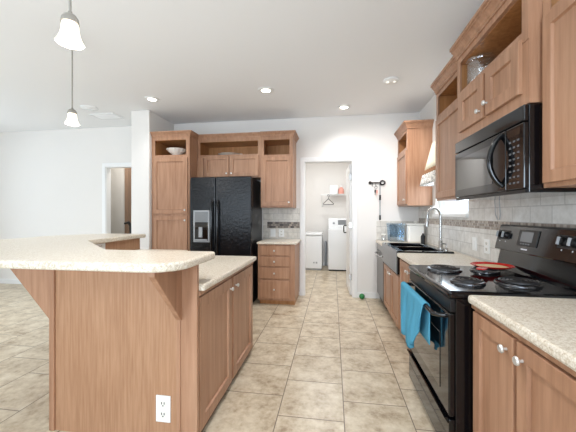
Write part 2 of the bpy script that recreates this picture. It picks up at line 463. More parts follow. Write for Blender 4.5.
# backsplashes
bm = BM()
T = 0.010
for a in [(0.30, wy0-0.03, 1.245, 1.42), (wy0-0.03, wy1+0.03, 1.245, wz0-0.016), (wy1+0.03, YF, 1.245, 1.42), (0.30, YF, 0.906, 1.175)]:
    box(bm, XR-T, XR, a[0], a[1], a[2], a[3])
struct(obj('trim_backsplash_right', bm, TILE_R))
struct(obj('trim_mosaic_right', B(XR-T-0.001, XR, 0.30, YF, 1.175, 1.245), MOS_R))
struct(obj('trim_backsplash_side', B(0.665, XR-T-0.002, YF-T, YF, 0.906, 1.20), TILE_F))
struct(obj('trim_backsplash_far', B(-1.13, d0-0.07, YF-T, YF, 0.906, 1.40), TILE_F))
struct(obj('trim_mosaic_far', B(-1.06, d0-0.07, YF-T-0.002, YF-T, 1.08, 1.18), MOS_F))

# ------------------------------------------------------------------ far wall cabinets
# tall pantry cabinet
def carcass(bm, x0, x1, y0, y1, z0, z1, n0, n1, t=0.018, F='y'):
    """closed body up to n0, open niche n0..n1, front towards -y or -x"""
    box(bm, x0, x1, y0, y1, z0, n0)
    box(bm, x0, x1, y0, y1, n1, z1)
    if F == 'y':
        box(bm, x0, x0+t, y0, y1, n0, n1); box(bm, x1-t, x1, y0, y1, n0, n1); box(bm, x0+t, x1-t, y1-t, y1, n0, n1)
    else:
        box(bm, x0, x1, y0, y0+t, n0, n1); box(bm, x0, x1, y1-t, y1, n0, n1); box(bm, x1-t, x1, y0+t, y1-t, n0, n1)
    return bm
def niche_liner(parent, x0, x1, y0, y1, z0, z1, t=0.018, side='y'):
    """interior lining of the open niche (back, sides, floor, top) in raw interior wood"""
    bm = BM(); e = 0.003
    if side == 'y':
        box(bm, x0+t, x0+t+e, y0+0.02, y1-t, z0, z1); box(bm, x1-t-e, x1-t, y0+0.02, y1-t, z0, z1)
        box(bm, x0+t, x1-t, y1-t-e, y1-t, z0, z1)
        box(bm, x0+t, x1-t, y0+0.02, y1-t, z0, z0+e); box(bm, x0+t, x1-t, y0+0.02, y1-t, z1-e, z1)
    else:
        box(bm, x0+0.02, x1-t, y0+t, y0+t+e, z0, z1); box(bm, x0+0.02, x1-t, y1-t-e, y1-t, z0, z1)
        box(bm, x1-t-e, x1-t, y0+t, y1-t, z0, z1)
        box(bm, x0+0.02, x1-t, y0+t, y1-t, z0, z0+e); box(bm, x0+0.02, x1-t, y0+t, y1-t, z1-e, z1)
    return obj('niche_lining', bm, WOODIN, parent)

t = thing('tall_cabinet', 'tall alder pantry cabinet with two stacked doors left of the black fridge', 'cabinet', (-2.385, 4.47, 0))
y0 = 4.15; F = FY(y0)
obj('body', carcass(BM(), -2.688, -2.085, y0, YF, 0.09, 2.46, 2.185, 2.415), WOOD, t)
obj('face_frame', frame_bm(F, -2.688, -2.085, 2.115, 2.46, 0.055, 0.0, 0.004), WOOD, t)
niche_liner(t, -2.688, -2.085, y0, YF, 2.185, 2.415)
d = door(t, F, -2.66, -2.115, 1.31, 2.145); knob(d, F, -2.145, 1.365)
d = door(t, F, -2.66, -2.115, 0.12, 1.28); knob(d, F, -2.145, 1.215)
obj('toe_kick', B(-2.688, -2.085, y0+0.06, YF, 0, 0.09), BROWN, t)
crown(t, [(-2.688, y0), (-2.085, y0), (-2.085, 4.38)], 2.455)

# cabinet above the fridge
t = thing('wall_cabinet', 'wide alder cabinet with open niche and two small doors above the fridge', 'cabinet', (-1.58, 4.6, 1.86), 'wall cabinets')
y0 = 4.40; F = FY(y0)
obj('body', carcass(BM(), -2.08, -1.072, y0, YF, 1.86, 2.46, 2.215, 2.42), WOOD, t)
obj('face_frame', frame_bm(F, -2.08, -1.072, 2.17, 2.46, 0.045, 0.0, 0.004), WOOD, t)
obj('stile', B(-2.082, -1.975, y0-0.018, y0, 1.86, 2.17), WOOD, t)
niche_liner(t, -2.08, -1.072, y0, YF, 2.215, 2.42)
d = door(t, F, -1.965, -1.572, 1.88, 2.195, 0.055); knob(d, F, -1.60, 1.925)
d = door(t, F, -1.552, -1.10, 1.88, 2.195, 0.055); knob(d, F, -1.525, 1.925)
crown(t, [(-2.08, y0), (-1.072, y0)], 2.455)
# cabinet above the drawers
t = thing('wall_cabinet', 'narrow alder wall cabinet with open niche above the four drawers', 'cabinet', (-0.83, 4.63, 1.41), 'wall cabinets')
y0 = 4.46; F = FY(y0)
y0 = 4.38; F = FY(y0)
obj('body', carcass(BM(), -1.068, -0.585, y0, YF, 1.405, 2.46, 2.19, 2.42), WOOD, t)
obj('face_frame', frame_bm(F, -1.068, -0.585, 2.13, 2.46, 0.05, 0.0, 0.004), WOOD, t)
niche_liner(t, -1.068, -0.585, y0, YF, 2.19, 2.42)
d = door(t, F, -1.045, -0.61, 1.43, 2.155, 0.055); knob(d, F, -0.64, 1.48)
crown(t, [(-1.068, y0), (-0.585, y0), (-0.585, YF)], 2.455)

# drawer base
t = thing('drawer_cabinet', 'alder base cabinet with four drawers right of the fridge', 'cabinet', (-0.80, 4.5, 0))
y0 = 4.22; F = FY(y0)
obj('body', B(-1.072, -0.535, y0, YF, 0.07, 0.872), WOOD, t)
obj('toe_kick', B(-1.06, -0.545, y0+0.06, YF, 0, 0.07), WOODIN, t)
for a, b in [(0.715, 0.852), (0.562, 0.695), (0.382, 0.542), (0.10, 0.36)]:
    bm = BM(); fbox(bm, F, -1.052, -0.605, a, b, 0, 0.019)
    d = obj('drawer', bm, WOOD, t, bevel=0.005); knob(d, F, -0.828, (a+b)/2, 0.019, 0.014)
o = obj('countertop', B(-1.085, -0.505, y0-0.03, YF-T-0.001, 0.874, 0.906), STONE, bevel=0.008, loc=(-0.8, 4.5, 0.874))
tag(o, 'short speckled beige countertop on the four drawer cabinet', 'countertop', 'countertops')

# ------------------------------------------------------------------ fridge
t = thing('refrigerator', 'black side by side refrigerator with pebbled doors and ice dispenser', 'refrigerator', (-1.6, 4.45, 0))
yf = 4.10; F = FY(yf + 0.055)
obj('body', B(-2.045, -1.142, yf+0.06, 4.76, 0.02, 1.82), BLACKM, t, bevel=0.006)
bm = BM()
xs = -1.668
fd = obj('freezer_door', B(-2.05, xs-0.004, yf, yf+0.055, 0.09, 1.84), FRIDGE, t, bevel=0.012)
rd = obj('fridge_door', B(xs+0.004, -1.137, yf, yf+0.055, 0.09, 1.84), FRIDGE, t, bevel=0.012)
def bar_handle(parent, x):
    bm = BM()
    tube(bm, [(x, yf, 0.60), (x, yf-0.035, 0.63), (x, yf-0.045, 0.70), (x, yf-0.045, 1.40), (x, yf-0.035, 1.47), (x, yf, 1.50)], 0.015, 10)
    obj('handle', bm, BLACK, parent, smooth=True)
bar_handle(fd, xs-0.045); bar_handle(rd, xs+0.045)
bm = BM()
obj('dispenser_frame', frame_bm(FY(yf), -2.0, -1.755, 0.90, 1.36, 0.022, 0.0, 0.010), GREYP, fd, bevel=0.003)
obj('dispenser_panel', B(-1.978, -1.777, yf-0.008, yf, 1.19, 1.338), DISP, fd)
obj('dispenser_recess', B(-1.978, -1.777, yf-0.003, yf, 0.922, 1.19), GLASSB, fd)
obj('dispenser_lever', B(-1.915, -1.86, yf-0.022, yf-0.003, 0.97, 1.12), GREYP, fd, bevel=0.004)
obj('dispenser_tray', B(-1.97, -1.785, yf-0.03, yf-0.003, 0.925, 0.945), GREYP, fd)
obj('base_grille', B(-2.03, -1.155, yf+0.03, yf+0.06, 0.01, 0.085), BLACKM, t)

# ------------------------------------------------------------------ island / breakfast bar
def rounded(pts, rad, n=6):
    out = []
    m = len(pts)
    for i, p in enumerate(pts):
        r = rad.get(i, 0)
        if not r: out.append(p); continue
        P = Vector(p); a = (Vector(pts[i-1])-P).normalized(); b = (Vector(pts[(i+1) % m])-P).normalized()
        half = math.acos(max(-1, min(1, a.dot(b)))) / 2
        tl = r / math.tan(half); c = P + (a+b).normalized() * (r / math.sin(half))
        s = P + a*tl; e = P + b*tl
        a0 = math.atan2(s.y-c.y, s.x-c.x); a1 = math.atan2(e.y-c.y, e.x-c.x)
        dd = (a1-a0+PI) % (2*PI) - PI
        for k in range(n+1):
            q = a0 + dd*k/n; out.append((c.x+r*math.cos(q), c.y+r*math.sin(q)))
    return out
BT = 1.075
pts = rounded([(-0.695, 1.25), (-0.705, 1.75), (-1.45, 1.74), (-2.12, 2.34), (-2.15, 3.22), (-2.66, 3.22), (-2.98, 2.80), (-2.95, 1.95), (-2.30, 1.25)],
              {0: 0.16, 1: 0.03, 4: 0.03, 5: 0.1, 6: 0.1}, 7)
o = obj('bar_countertop', prism(BM(), pts, BT-0.042, BT), STONE, bevel=0.010, loc=(-1.6, 1.5, BT-0.042))
tag(o, 'raised speckled beige breakfast bar top with rounded corner in the foreground', 'countertop', 'countertops')

t = thing('breakfast_bar', 'wood panelled half wall carrying the raised breakfast bar top', 'bar wall', (-1.2, 1.62, 0))
ZB = BT - 0.043
obj('end_panel', B(-1.665, -0.835, 1.582, 1.600, 0, ZB), WOODP, t)
obj('corner_batten', B(-1.69, -1.655, 1.570, 1.600, 0, ZB), WOOD, t, bevel=0.004)
obj('corner_post', B(-0.845, -0.747, 1.575, 1.600, 0, ZB), WOOD, t, bevel=0.004)
obj('edge_batten', B(-0.868, -0.845, 1.572, 1.60, 0, ZB), WOOD, t, bevel=0.003)
bm = BM(); 
prism(bm, [(-1.665, 1.602), (-1.47, 1.602), (-2.19, 2.345), (-2.19, 3.15), (-2.30, 3.15), (-2.30, 2.30)], 0, ZB)
obj('inner_panel', bm, WOODP, t)
obj('bracket', prism(BM(), [(-1.691, ZB), (-2.02, ZB), (-2.02, ZB-0.03), (-1.70, 0.66), (-1.691, 0.66)], 1.585, 1.625, lambda a, b, c: (a, c, b)), WOOD, t, bevel=0.003)
obj('bracket', prism(BM(), [(1.575, ZB), (1.31, ZB), (1.31, ZB-0.03), (1.565, 0.71), (1.575, 0.71)], -0.868, -0.835, lambda a, b, c: (c, a, b)), WOOD, t, bevel=0.003)

def outlet(name, label, F, u, v, w=0.072, h=0.115, sw=False, group=None, t=0.006):
    c = F(u, v, 0)
    th = thing(name, label, 'wall switch' if sw else 'outlet', c, group)
    bm = BM(); fbox(bm, F, u-w/2, u+w/2, v-h/2, v+h/2, 0.0, t)
    obj('cover_plate', bm, WHITE, th, bevel=0.002)
    if sw:
        bm = BM(); fbox(bm, F, u-w*0.2, u+w*0.2, v-h*0.28, v+h*0.28, t, t+0.004)
        obj('rocker', bm, WHITE, th, bevel=0.001)
    else:
        for dv in (-0.2*h, 0.2*h):
            bm = BM(); fbox(bm, F, u-w*0.22, u+w*0.22, v+dv-h*0.13, v+dv+h*0.13, t, t+0.002)
            s = obj('socket', bm, CERAM, th)
            for du in (-0.09*w, 0.09*w):
                bm = BM(); fbox(bm, F, u+du-0.0022, u+du+0.0022, v+dv-h*0.02, v+dv+h*0.07, t+0.002, t+0.0028)
                obj('slot', bm, INK, s)
            bm = BM(); fbox(bm, F, u-0.004, u+0.004, v+dv-h*0.09, v+dv-h*0.05, t+0.002, t+0.0028)
            obj('slot', bm, INK, s)
    return th
outlet('electrical_outlet', 'white duplex outlet low on the foreground bar end panel', FY(1.5815), -0.952, 0.198, 0.088, 0.150)

# lower island counter and cabinets
pts = [(-0.715, 1.602), (-0.715, 2.77), (-1.60, 2.77), (-1.60, 3.15), (-2.188, 3.15), (-2.188, 2.36), (-1.46, 1.602)]
o = obj('countertop', prism(BM(), pts, 0.866, 0.905), STONE, bevel=0.010, loc=(-1.2, 2.2, 0.866))
tag(o, 'lower speckled beige island countertop behind the raised bar', 'countertop', 'countertops')
t = thing('island_cabinet', 'alder island base cabinet with two doors facing the aisle', 'cabinet', (-1.1, 2.2, 0))
F = FXp(-0.765)
bm = prism(BM(), [(-1.40, 1.602), (-0.765, 1.602), (-0.765, 2.745), (-1.40, 2.745)], 0.045, 0.865)
obj('body', bm, WOOD, t)
obj('side_panel', B(-1.41, -0.77, 2.745, 2.755, 0.03, 0.865), WOODP, t)
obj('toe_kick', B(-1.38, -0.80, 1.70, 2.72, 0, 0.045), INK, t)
obj('edge_moulding', B(-0.766, -0.742, 1.602, 2.752, 0.838, 0.865), WOOD, t, bevel=0.004)
d = door(t, F, 1.612, 2.150, 0.055, 0.828, 0.07); knob(d, F, 2.112, 0.755)
d = door(t, F, 2.19, 2.735, 0.055, 0.828, 0.07); knob(d, F, 2.235, 0.755)
t = thing('base_cabinet', 'plain alder cabinet block under the far leg of the U shaped bar', 'cabinet', (-1.9, 2.9, 0), 'base cabinets')
obj('body', prism(BM(), [(-1.62, 2.44), (-1.62, 3.14), (-2.187, 3.14), (-2.187, 2.44)], 0.05, 0.865), WOOD, t)
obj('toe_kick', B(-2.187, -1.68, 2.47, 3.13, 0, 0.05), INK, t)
a = math.radians(45)
outlet('electrical_outlet', 'white outlet on the inner bar panel beneath the far raised countertop', FXp(-2.1885), 2.55, 0.985, 0.13, 0.075)

# ------------------------------------------------------------------ right run: base
CT = 0.905
def slab(name, label, pts, z0, loc, bev=0.012):
    o = obj(name, prism(BM(), pts, z0, CT), STONE, bevel=bev, loc=loc)
    tag(o, label, 'countertop', 'countertops')
XC = XR - T - 0.002
slab('countertop', 'speckled beige countertop in the right foreground before the range', rounded([(0.655, 0.30), (XC, 0.30), (XC, 1.602), (0.655, 1.602)], {3: 0.02}), CT-0.04, (1, 1, 0.865))
slab('countertop', 'speckled beige countertop surrounding the black sink', [(0.655, 2.445), (XC, 2.445), (XC, YF-T-0.002), (0.655, YF-T-0.002), (0.655, 4.20), (1.22, 4.20), (1.22, 3.24), (0.655, 3.24)], CT-0.04, (1, 3.5, 0.865), 0.008)

# near base cabinet
t = thing('base_cabinet', 'alder base cabinet with two knobbed doors in the right foreground', 'cabinet', (1.0, 0.95, 0), 'base cabinets')
F = FXm(0.69)
obj('body', B(0.69, XR-0.005, 0.30, 1.595, 0.09, 0.864), WOOD, t)
obj('toe_kick', B(0.75, XR-0.005, 0.32, 1.58, 0, 0.09), WOODIN, t)
obj('edge_moulding', B(0.672, 0.69, 0.30, 1.592, 0.842, 0.864), WOOD, t, bevel=0.003)
d = door(t, F, 1.245, 1.570, 0.11, 0.832, 0.06); knob(d, F, 1.285, 0.775, 0.02, 0.017)
d = door(t, F, 0.80, 1.222, 0.11, 0.832, 0.06); knob(d, F, 1.185, 0.775, 0.02, 0.017)
d = door(t, F, 0.33, 0.78, 0.11, 0.832, 0.06)
# cabinet between range and sink
t = thing('base_cabinet', 'narrow alder base cabinet between the range and the black sink', 'cabinet', (1.0, 2.8, 0), 'base cabinets')
F = FXm(0.695)
obj('body', B(0.695, XR-0.005, 2.445, 3.235, 0.09, 0.864), WOOD, t)
obj('toe_kick', B(0.76, XR-0.005, 2.45, 3.23, 0, 0.09), WOODIN, t)
d = door(t, F, 2.47, 2.82, 0.11, 0.845); knob(d, F, 2.79, 0.78)
d = door(t, F, 2.845, 3.205, 0.11, 0.845); knob(d, F, 2.875, 0.78)
# sink base
t = thing('base_cabinet', 'alder base cabinet with two doors beneath the black apron sink', 'cabinet', (1.0, 3.7, 0), 'base cabinets')
obj('body', B(0.695, XR-0.005, 3.24, 4.20, 0.09, 0.66), WOOD, t)
obj('toe_kick', B(0.76, XR-0.005, 3.25, 4.19, 0, 0.09), WOODIN, t)
d = door(t, F, 3.265, 3.70, 0.11, 0.65); knob(d, F, 3.66, 0.60)
d = door(t, F, 3.725, 4.175, 0.11, 0.65); knob(d, F, 3.765, 0.60)
# dishwasher
t = thing('dishwasher', 'dark stainless dishwasher between the sink cabinet and the far wall', 'dishwasher', (1.0, 4.5, 0))
obj('body', B(0.71, XR-0.01, 4.215, 4.78, 0.02, 0.862), BLACKM, t)
d = obj('door', B(0.672, 0.708, 4.215, 4.78, 0.11, 0.775), DARKST, t, bevel=0.006)
obj('handle', tube(BM(), [(0.672, 4.26, 0.72), (0.64, 4.26, 0.72), (0.64, 4.735, 0.72), (0.672, 4.735, 0.72)], 0.011), STEEL, d, smooth=True)
obj('control_panel', B(0.668, 0.708, 4.215, 4.78, 0.78, 0.862), BLACK, t, bevel=0.004)
# sink
t = thing('sink', 'black double bowl apron front sink', 'sink', (0.95, 3.72, 0.67))
sz = 0.922
def sink_body():
    bm = BM()
    X = [0.655, 0.735, 1.12, 1.215]; Y = [3.245, 3.30, 3.70, 3.74, 4.14, 4.195]
    zt, zb = sz, 0.73
    g = {}
    def V(x, y, z):
        k = (round(x,4), round(y,4), round(z,4))
        if k not in g: g[k] = bm.verts.new(k)
        return g[k]
    for i in range(3):
        for j in range(5):
            hole = i == 1 and j in (1, 3)
            x0,x1,y0,y1 = X[i],X[i+1],Y[j],Y[j+1]
            z = zb if hole else zt
            bm.faces.new([V(x0,y0,z),V(x1,y0,z),V(x1,y1,z),V(x0,y1,z)])
            if hole:
                c = [(x0,y0),(x1,y0),(x1,y1),(x0,y1)]
                for k in range(4):
                    a, b = c[k], c[(k+1)%4]
                    bm.faces.new([V(*a,zb),V(*b,zb),V(*b,zt),V(*a,zt)])
    # outer walls
    zo = 0.675
    ring = [(x, Y[0]) for x in X] + [(X[-1], y) for y in Y[1:]] + [(x, Y[-1]) for x in X[-2::-1]] + [(X[0], y) for y in Y[-2:0:-1]]
    n = len(ring)
    for k in range(n):
        a, b = ring[k], ring[(k+1) % n]
        bm.faces.new([V(*a,zt),V(*b,zt),V(*b,zo),V(*a,zo)])
    bm.faces.new([V(*p, zo) for p in ring])
    return bm
obj('basin', sink_body(), BLACK, t, bevel=0.010)
for y in (3.50, 3.94):
    obj('drain', lathe(BM(), [(0.0, 0.0), (0.035, 0.0), (0.04, 0.004), (0.03, 0.006), (0.0, 0.004)], (0.94, y, 0.7305), 18), CHROME, t, smooth=True)

# faucet
t = thing('faucet', 'tall brushed nickel gooseneck faucet behind the black sink', 'faucet', (1.17, 3.51, sz))
bx, by = 1.17, 3.51
obj('base', lathe(BM(), [(0.0,0),(0.032,0),(0.032,0.008),(0.024,0.02),(0.020,0.09),(0.016,0.10),(0.0,0.10)], (bx,by,sz), 20), STEEL, t, smooth=True)
p = [(bx,by,sz+0.09),(bx,by,1.26)] + [(bx-0.075+0.075*math.cos(q), by-0.02*(1-math.cos(q)), 1.28+0.095*math.sin(q)) for q in [PI*k/12 for k in range(13)]] + [(bx-0.152, by-0.04, 1.25)]
obj('spout', tube(BM(), p, 0.0145, 12), STEEL, t, smooth=True)
obj('spray_head', tube(BM(), [(bx-0.152,by-0.04,1.26),(bx-0.153,by-0.041,1.23),(bx-0.156,by-0.042,1.17)], [0.014,0.018,0.020], 12), STEEL, t, smooth=True)
obj('lever', tube(BM(), [(bx,by-0.02,sz+0.06),(bx-0.005,by-0.06,sz+0.075),(bx-0.03,by-0.12,sz+0.10)], [0.009,0.007,0.006], 10), STEEL, t, smooth=True)
t = thing('soap_pump', 'short nickel soap pump right of the faucet', 'soap dispenser', (1.175, 3.36, sz))
obj('base', lathe(BM(), [(0,0),(0.02,0),(0.018,0.02),(0.008,0.03),(0.007,0.07),(0,0.07)], (1.175,3.36,sz), 14), STEEL, t, smooth=True)
obj('nozzle', tube(BM(), [(1.175,3.36,sz+0.068),(1.12,3.36,sz+0.074)], 0.007), STEEL, t, smooth=True)

# ------------------------------------------------------------------ range
RY0, RY1 = 1.612, 2.436
t = thing('range', 'black freestanding electric coil range', 'range', (0.9, 2.02, 0))
obj('body', B(0.61, XR-0.06, RY0+0.006, RY1-0.006, 0.0, 0.875), BLACK, t, bevel=0.004)
ct = obj('cooktop', B(0.575, 1.20, RY0, RY1, 0.876, 0.914), BLACK, t, bevel=0.014)
def burner(x, y, r):
    z = 0.9145
    pan = obj('drip_pan', lathe(BM(), [(0.0,0.001),(r*0.55,0.001),(r*0.92,0.004),(r*1.02,0.009),(r*1.10,0.009),(r*1.14,0.003),(r*1.14,0.0),(0,0)], (x,y,z), 32), PAN, ct, smooth=True)
    sp = []
    turns = 3 if r < 0.09 else 4
    n = turns * 28
    for i in range(n+1):
        q = i / n; rr = r*0.22 + (r*0.95 - r*0.22) * q; a = 2*PI*turns*q
        sp.append((x + rr*math.cos(a), y + rr*math.sin(a), z+0.017))
    obj('coil', tube(BM(), sp, 0.0062, 6), COIL, pan, smooth=True)
burner(0.755, 1.835, 0.078); burner(1.02, 1.845, 0.100); burner(0.765, 2.235, 0.100); burner(1.02, 2.215, 0.078)
# oven door
d = obj('oven_door', B(0.578, 0.609, RY0+0.008, RY1-0.008, 0.275, 0.80), BLACK, t, bevel=0.008)
obj('door_glass', B(0.575, 0.578, RY0+0.13, RY1-0.13, 0.36, 0.66), GLASSB, d, bevel=0.001)
hx = 0.527
hy0, hy1 = RY0+0.06, RY1-0.06
hp = [(0.580, hy1, 0.775), (0.55, hy1-0.002, 0.775), (hx, hy1-0.02, 0.775), (hx, (hy0+hy1)/2, 0.775), (hx, hy0+0.02, 0.775), (0.55, hy0+0.002, 0.775), (0.580, hy0, 0.775)]
obj('handle', tube(BM(), hp, 0.0125, 12), BLACK, d, smooth=True)
obj('vent_strip', B(0.585, 0.609, RY0+0.01, RY1-0.01, 0.805, 0.872), BLACKM, t, bevel=0.003)
d = obj('storage_drawer', B(0.580, 0.609, RY0+0.008, RY1-0.008, 0.055, 0.262), BLACK, t, bevel=0.006)
obj('pull_lip', prism(BM(), [(0.580, 0.235), (0.562, 0.262), (0.566, 0.268), (0.590, 0.262)], RY0+0.02, RY1-0.02, lambda a, b, c: (a, c, b)), BLACK, d)
obj('kick_plate', B(0.62, 0.64, RY0+0.02, RY1-0.02, 0.0, 0.055), BLACKM, t)
# back guard
def guard(x0b, x0t, z0, z1, x1=XR-0.02):
    return prism(BM(), [(x0b, z0), (x0t, z1-0.01), (x0t+0.015, z1), (x1, z1), (x1, z0)], RY0, RY1, lambda a, b, c: (a, c, b))
obj('riser', prism(BM(), [(1.195, 0.90), (1.225, 1.055), (XR-0.02, 1.055), (XR-0.02, 0.90)], RY0+0.005, RY1-0.005, lambda a, b, c: (a, c, b)), BLACK, t, bevel=0.004)
bgd = obj('control_panel', guard(1.185, 1.225, 1.05, 1.228), BLACK, t, bevel=0.008)
def GP(u, v, w):  # on the sloped control panel: u = y, v = z
    s = (v - 1.05) / 0.168
    return (1.185 + 0.04*s - w*0.973, u, v + w*0.23)
def gbox(u0, u1, v0, v1, w0, w1):
    bm = BM(); c = [(u0,v0),(u1,v0),(u1,v1),(u0,v1)]
    lo = [bm.verts.new(GP(*p, w0)) for p in c]; hi = [bm.verts.new(GP(*p, w1)) for p in c]
    bm.faces.new(lo[::-1]); bm.faces.new(hi)
    for i in range(4): bm.faces.new([lo[i], lo[(i+1)%4], hi[(i+1)%4], hi[i]])
    return bm
def gknob(y, z=1.155):
    bm = BM()
    c = Vector(GP(y, z, 0)); dv = (Vector(GP(y, z, 1)) - c).normalized()
    tube(bm, [c, c+dv*0.006, c+dv*0.010, c+dv*0.022, c+dv*0.024], [0.026, 0.026, 0.021, 0.019, 0.012], 20)
    k = obj('knob', bm, BLACKM, bgd, smooth=True)
    obj('grip', gbox(y-0.005, y+0.005, z-0.02, z+0.02, 0.022, 0.034), GREYP, k, bevel=0.001)
    obj('mark', gbox(y-0.004, y+0.004, z-0.048, z-0.040, 0.0002, 0.0008), BADGE, k)
obj('knob_recess', gbox(2.275, 2.42, 1.125, 1.187, 0.0, 0.001), INK, bgd)
for y in (2.385, 2.315, 1.79, 1.715): gknob(y)
obj('knob_recess', gbox(1.675, 1.83, 1.12, 1.19, 0.0, 0.001), INK, bgd)
obj('clock_bezel', gbox(1.985, 2.175, 1.10, 1.20, 0.0, 0.006), BLACKM, bgd, bevel=0.002)
obj('clock_display', gbox(2.03, 2.145, 1.125, 1.188, 0.006, 0.007), DISP, bgd)
for k in range(4):
    obj('button', gbox(2.045+0.025*k, 2.058+0.025*k, 1.108, 1.116, 0.006, 0.009), DISP, bgd)
obj('badge', gbox(2.065, 2.125, 1.075, 1.083, 0.0002, 0.001), BADGE, bgd)

# red spoon rest on the far back burner
t = thing('spoon_rest', 'red spoon rest with cream centre lying on the far back burner', 'spoon rest', (1.065, 2.215, 0.938))
lean = 0.0
obj('dish', lathe(BM(), [(0.0,0.0),(0.07,0.0),(0.105,0.008),(0.128,0.020),(0.124,0.022),(0.10,0.011),(0.07,0.005),(0.0,0.005)], (1.065,2.215,0.9385), 36), RED, t, smooth=True)
obj('painted_centre', lathe(BM(), [(0.0,0.0),(0.075,0.0),(0.092,0.005),(0.088,0.006),(0.07,0.0015),(0.0,0.0015)], (1.065,2.215,0.9445), 30), CREAMG, t, smooth=True)
obj('rest_handle', prism(BM(), rounded([(0.965,2.16),(1.01,2.13),(0.94,2.03),(0.895,2.06)], {0:0.01,1:0.01,2:0.02,3:0.02}), 0.952, 0.958), RED, t)

# blue towel over the oven handle
def towel():
    bm = BM(); N = 40; ya, yb = 2.365, 1.815
    K = [(0, 0.49), (0.3, 0.46), (0.6, 0.43), (0.8, 0.50), (1.0, 0.63)]
    def zbot(s):
        for (a, za), (b, zb) in zip(K, K[1:]):
            if s <= b: return za + (zb-za)*(s-a)/(b-a)
        return K[-1][1]
    rows = []
    for i in range(N+1):
        s = i/N; y = ya + (yb-ya)*s; row = []; zb = zbot(s)
        prof = [(hx-0.0165, zb+(0.775-zb)*k/14, (1-k/14)) for k in range(15)]
        for k in range(1, 8):
            q = PI*k/8; prof.append((hx-0.0165*math.cos(q), 0.775+0.0165*math.sin(q), 0))
        prof += [(hx+0.0165, 0.775-0.22*k/7, 0.0) for k in range(8)]
        for x, z, drop in prof:
            wob = 0.013*min(1, drop*1.6)*(math.sin(s*22)+0.5*math.sin(s*39+1)-1.2)
            row.append(bm.verts.new((x+wob, y+(0.5-s)*(-0.10)*drop, z)))
        rows.append(row)
    for i in range(N):
        for j in range(len(rows[0])-1):
            bm.faces.new([rows[i][j], rows[i+1][j], rows[i+1][j+1], rows[i][j+1]])
    return bm
o = obj('towel', towel(), BLUE, smooth=True, loc=(hx, 2.18, 0.79))
sm = o.modifiers.new('thick', 'SOLIDIFY'); sm.thickness = 0.005; sm.offset = 1
tag(o, 'blue terry towel hanging over the oven door handle', 'towel')

# ------------------------------------------------------------------ right run: wall cabinets
def right_cab(label, y0, y1, x0, z0, n0, n1, doors, kn, crown_pts, st=0.055, zt=2.46):
    t = thing('wall_cabinet', label, 'cabinet', (1.15, (y0+y1)/2, z0), 'wall cabinets')
    F = FXm(x0)
    obj('body', carcass(BM(), x0, XR-0.001, y0, y1, z0, zt, n0, n1, F='x'), WOOD, t)
    obj('face_frame', frame_bm(F, y0, y1, n0-0.06, zt, 0.05, 0.0, 0.004), WOOD, t)
    niche_liner(t, x0, XR-0.001, y0, y1, n0, n1, side='x')
    for (a, b, c, e), (ku, kv) in zip(doors, kn):
        d = door(t, F, a, b, c, e, st)
        if ku: knob(d, F, ku, kv)
    crown(t, crown_pts, zt-0.012, 0.092, 0.058)
    return t
# far corner cabinet
right_cab('alder wall cabinet in the far right corner beyond the sink window', 4.20, YF-0.001, 0.985, 1.42, 2.215, 2.42,
          [(4.225, 4.775, 1.44, 2.165)], [(4.26, 1.50)], [(0.985, YF-0.001), (0.985, 4.20), (XR-0.001, 4.20)])
# cabinet left of the microwave
right_cab('alder wall cabinet with open niche left of the black microwave', 2.415, 3.06, 0.985, 1.43, 2.235, 2.43,
          [(2.44, 3.035, 1.45, 2.19)], [(None, 0)], [(0.985, 3.06), (0.985, 2.415)])
# deeper cabinet over the microwave
right_cab('deep alder cabinet with two small doors and niche over the microwave', 1.585, 2.412, 0.925, 1.834, 2.20, 2.41,
          [(1.635, 1.965, 1.895, 2.165), (1.995, 2.35, 1.895, 2.165)], [(1.94, 1.965), (2.03, 1.945)],
          [(0.925, 2.412), (0.925, 1.585)], 0.065)
# near cabinet
right_cab('large alder wall cabinet at the right edge nearest the camera', 0.55, 1.582, 0.985, 1.425, 2.245, 2.43,
          [(1.09, 1.56, 1.445, 2.215), (0.57, 1.07, 1.445, 2.215)], [(None, 0), (None, 0)], [(0.985, 1.535), (0.985, 0.55)])

# microwave
t = thing('microwave', 'black over the range microwave with curved door handle', 'microwave', (1.1, 2.0, 1.40))
my0, my1, mx = 1.587, 2.405, 0.925
obj('body', B(mx, XR-0.015, my0, my1, 1.405, 1.830), BLACK, t, bevel=0.004)
obj('vent_grille', B(mx-0.022, mx, my0, my1, 1.750, 1.829), BLACK, t, bevel=0.006)
d = obj('door', B(mx-0.022, mx, 1.742, my1, 1.425, 1.744), BLACK, t, bevel=0.005)
obj('door_window', B(mx-0.024, mx-0.0222, 1.87, my1-0.045, 1.475, 1.70), GLASSB, d)
cp = obj('control_panel', B(mx-0.022, mx, my0, 1.738, 1.425, 1.744), BLACK, t, bevel=0.005)
obj('display', B(mx-0.0235, mx-0.0222, 1.61, 1.72, 1.695, 1.728), GLASSB, cp)
bproto = obj('button', B(mx-0.0245, mx-0.0222, 1.622, 1.637, 1.664, 1.673), GREYP2, cp)
for i in range(8):
    for j in range(3):
        if i == 0 and j == 0: continue
        b = bproto.copy(); COL.objects.link(b); b.parent = cp
        b.location = (0, 0.034*j, -0.030*i)
obj('bottom_trim', B(mx-0.015, mx, my0, my1, 1.405, 1.421), BLACKM, t)
hm = [(mx-0.020-0.058*math.sin(PI*k/20)**0.7, 1.782+0.008*math.sin(PI*k/20), 1.73-0.275*k/20) for k in range(21)]
obj('handle', tube(BM(), hm, 0.0145, 12), BLACK, d, smooth=True)

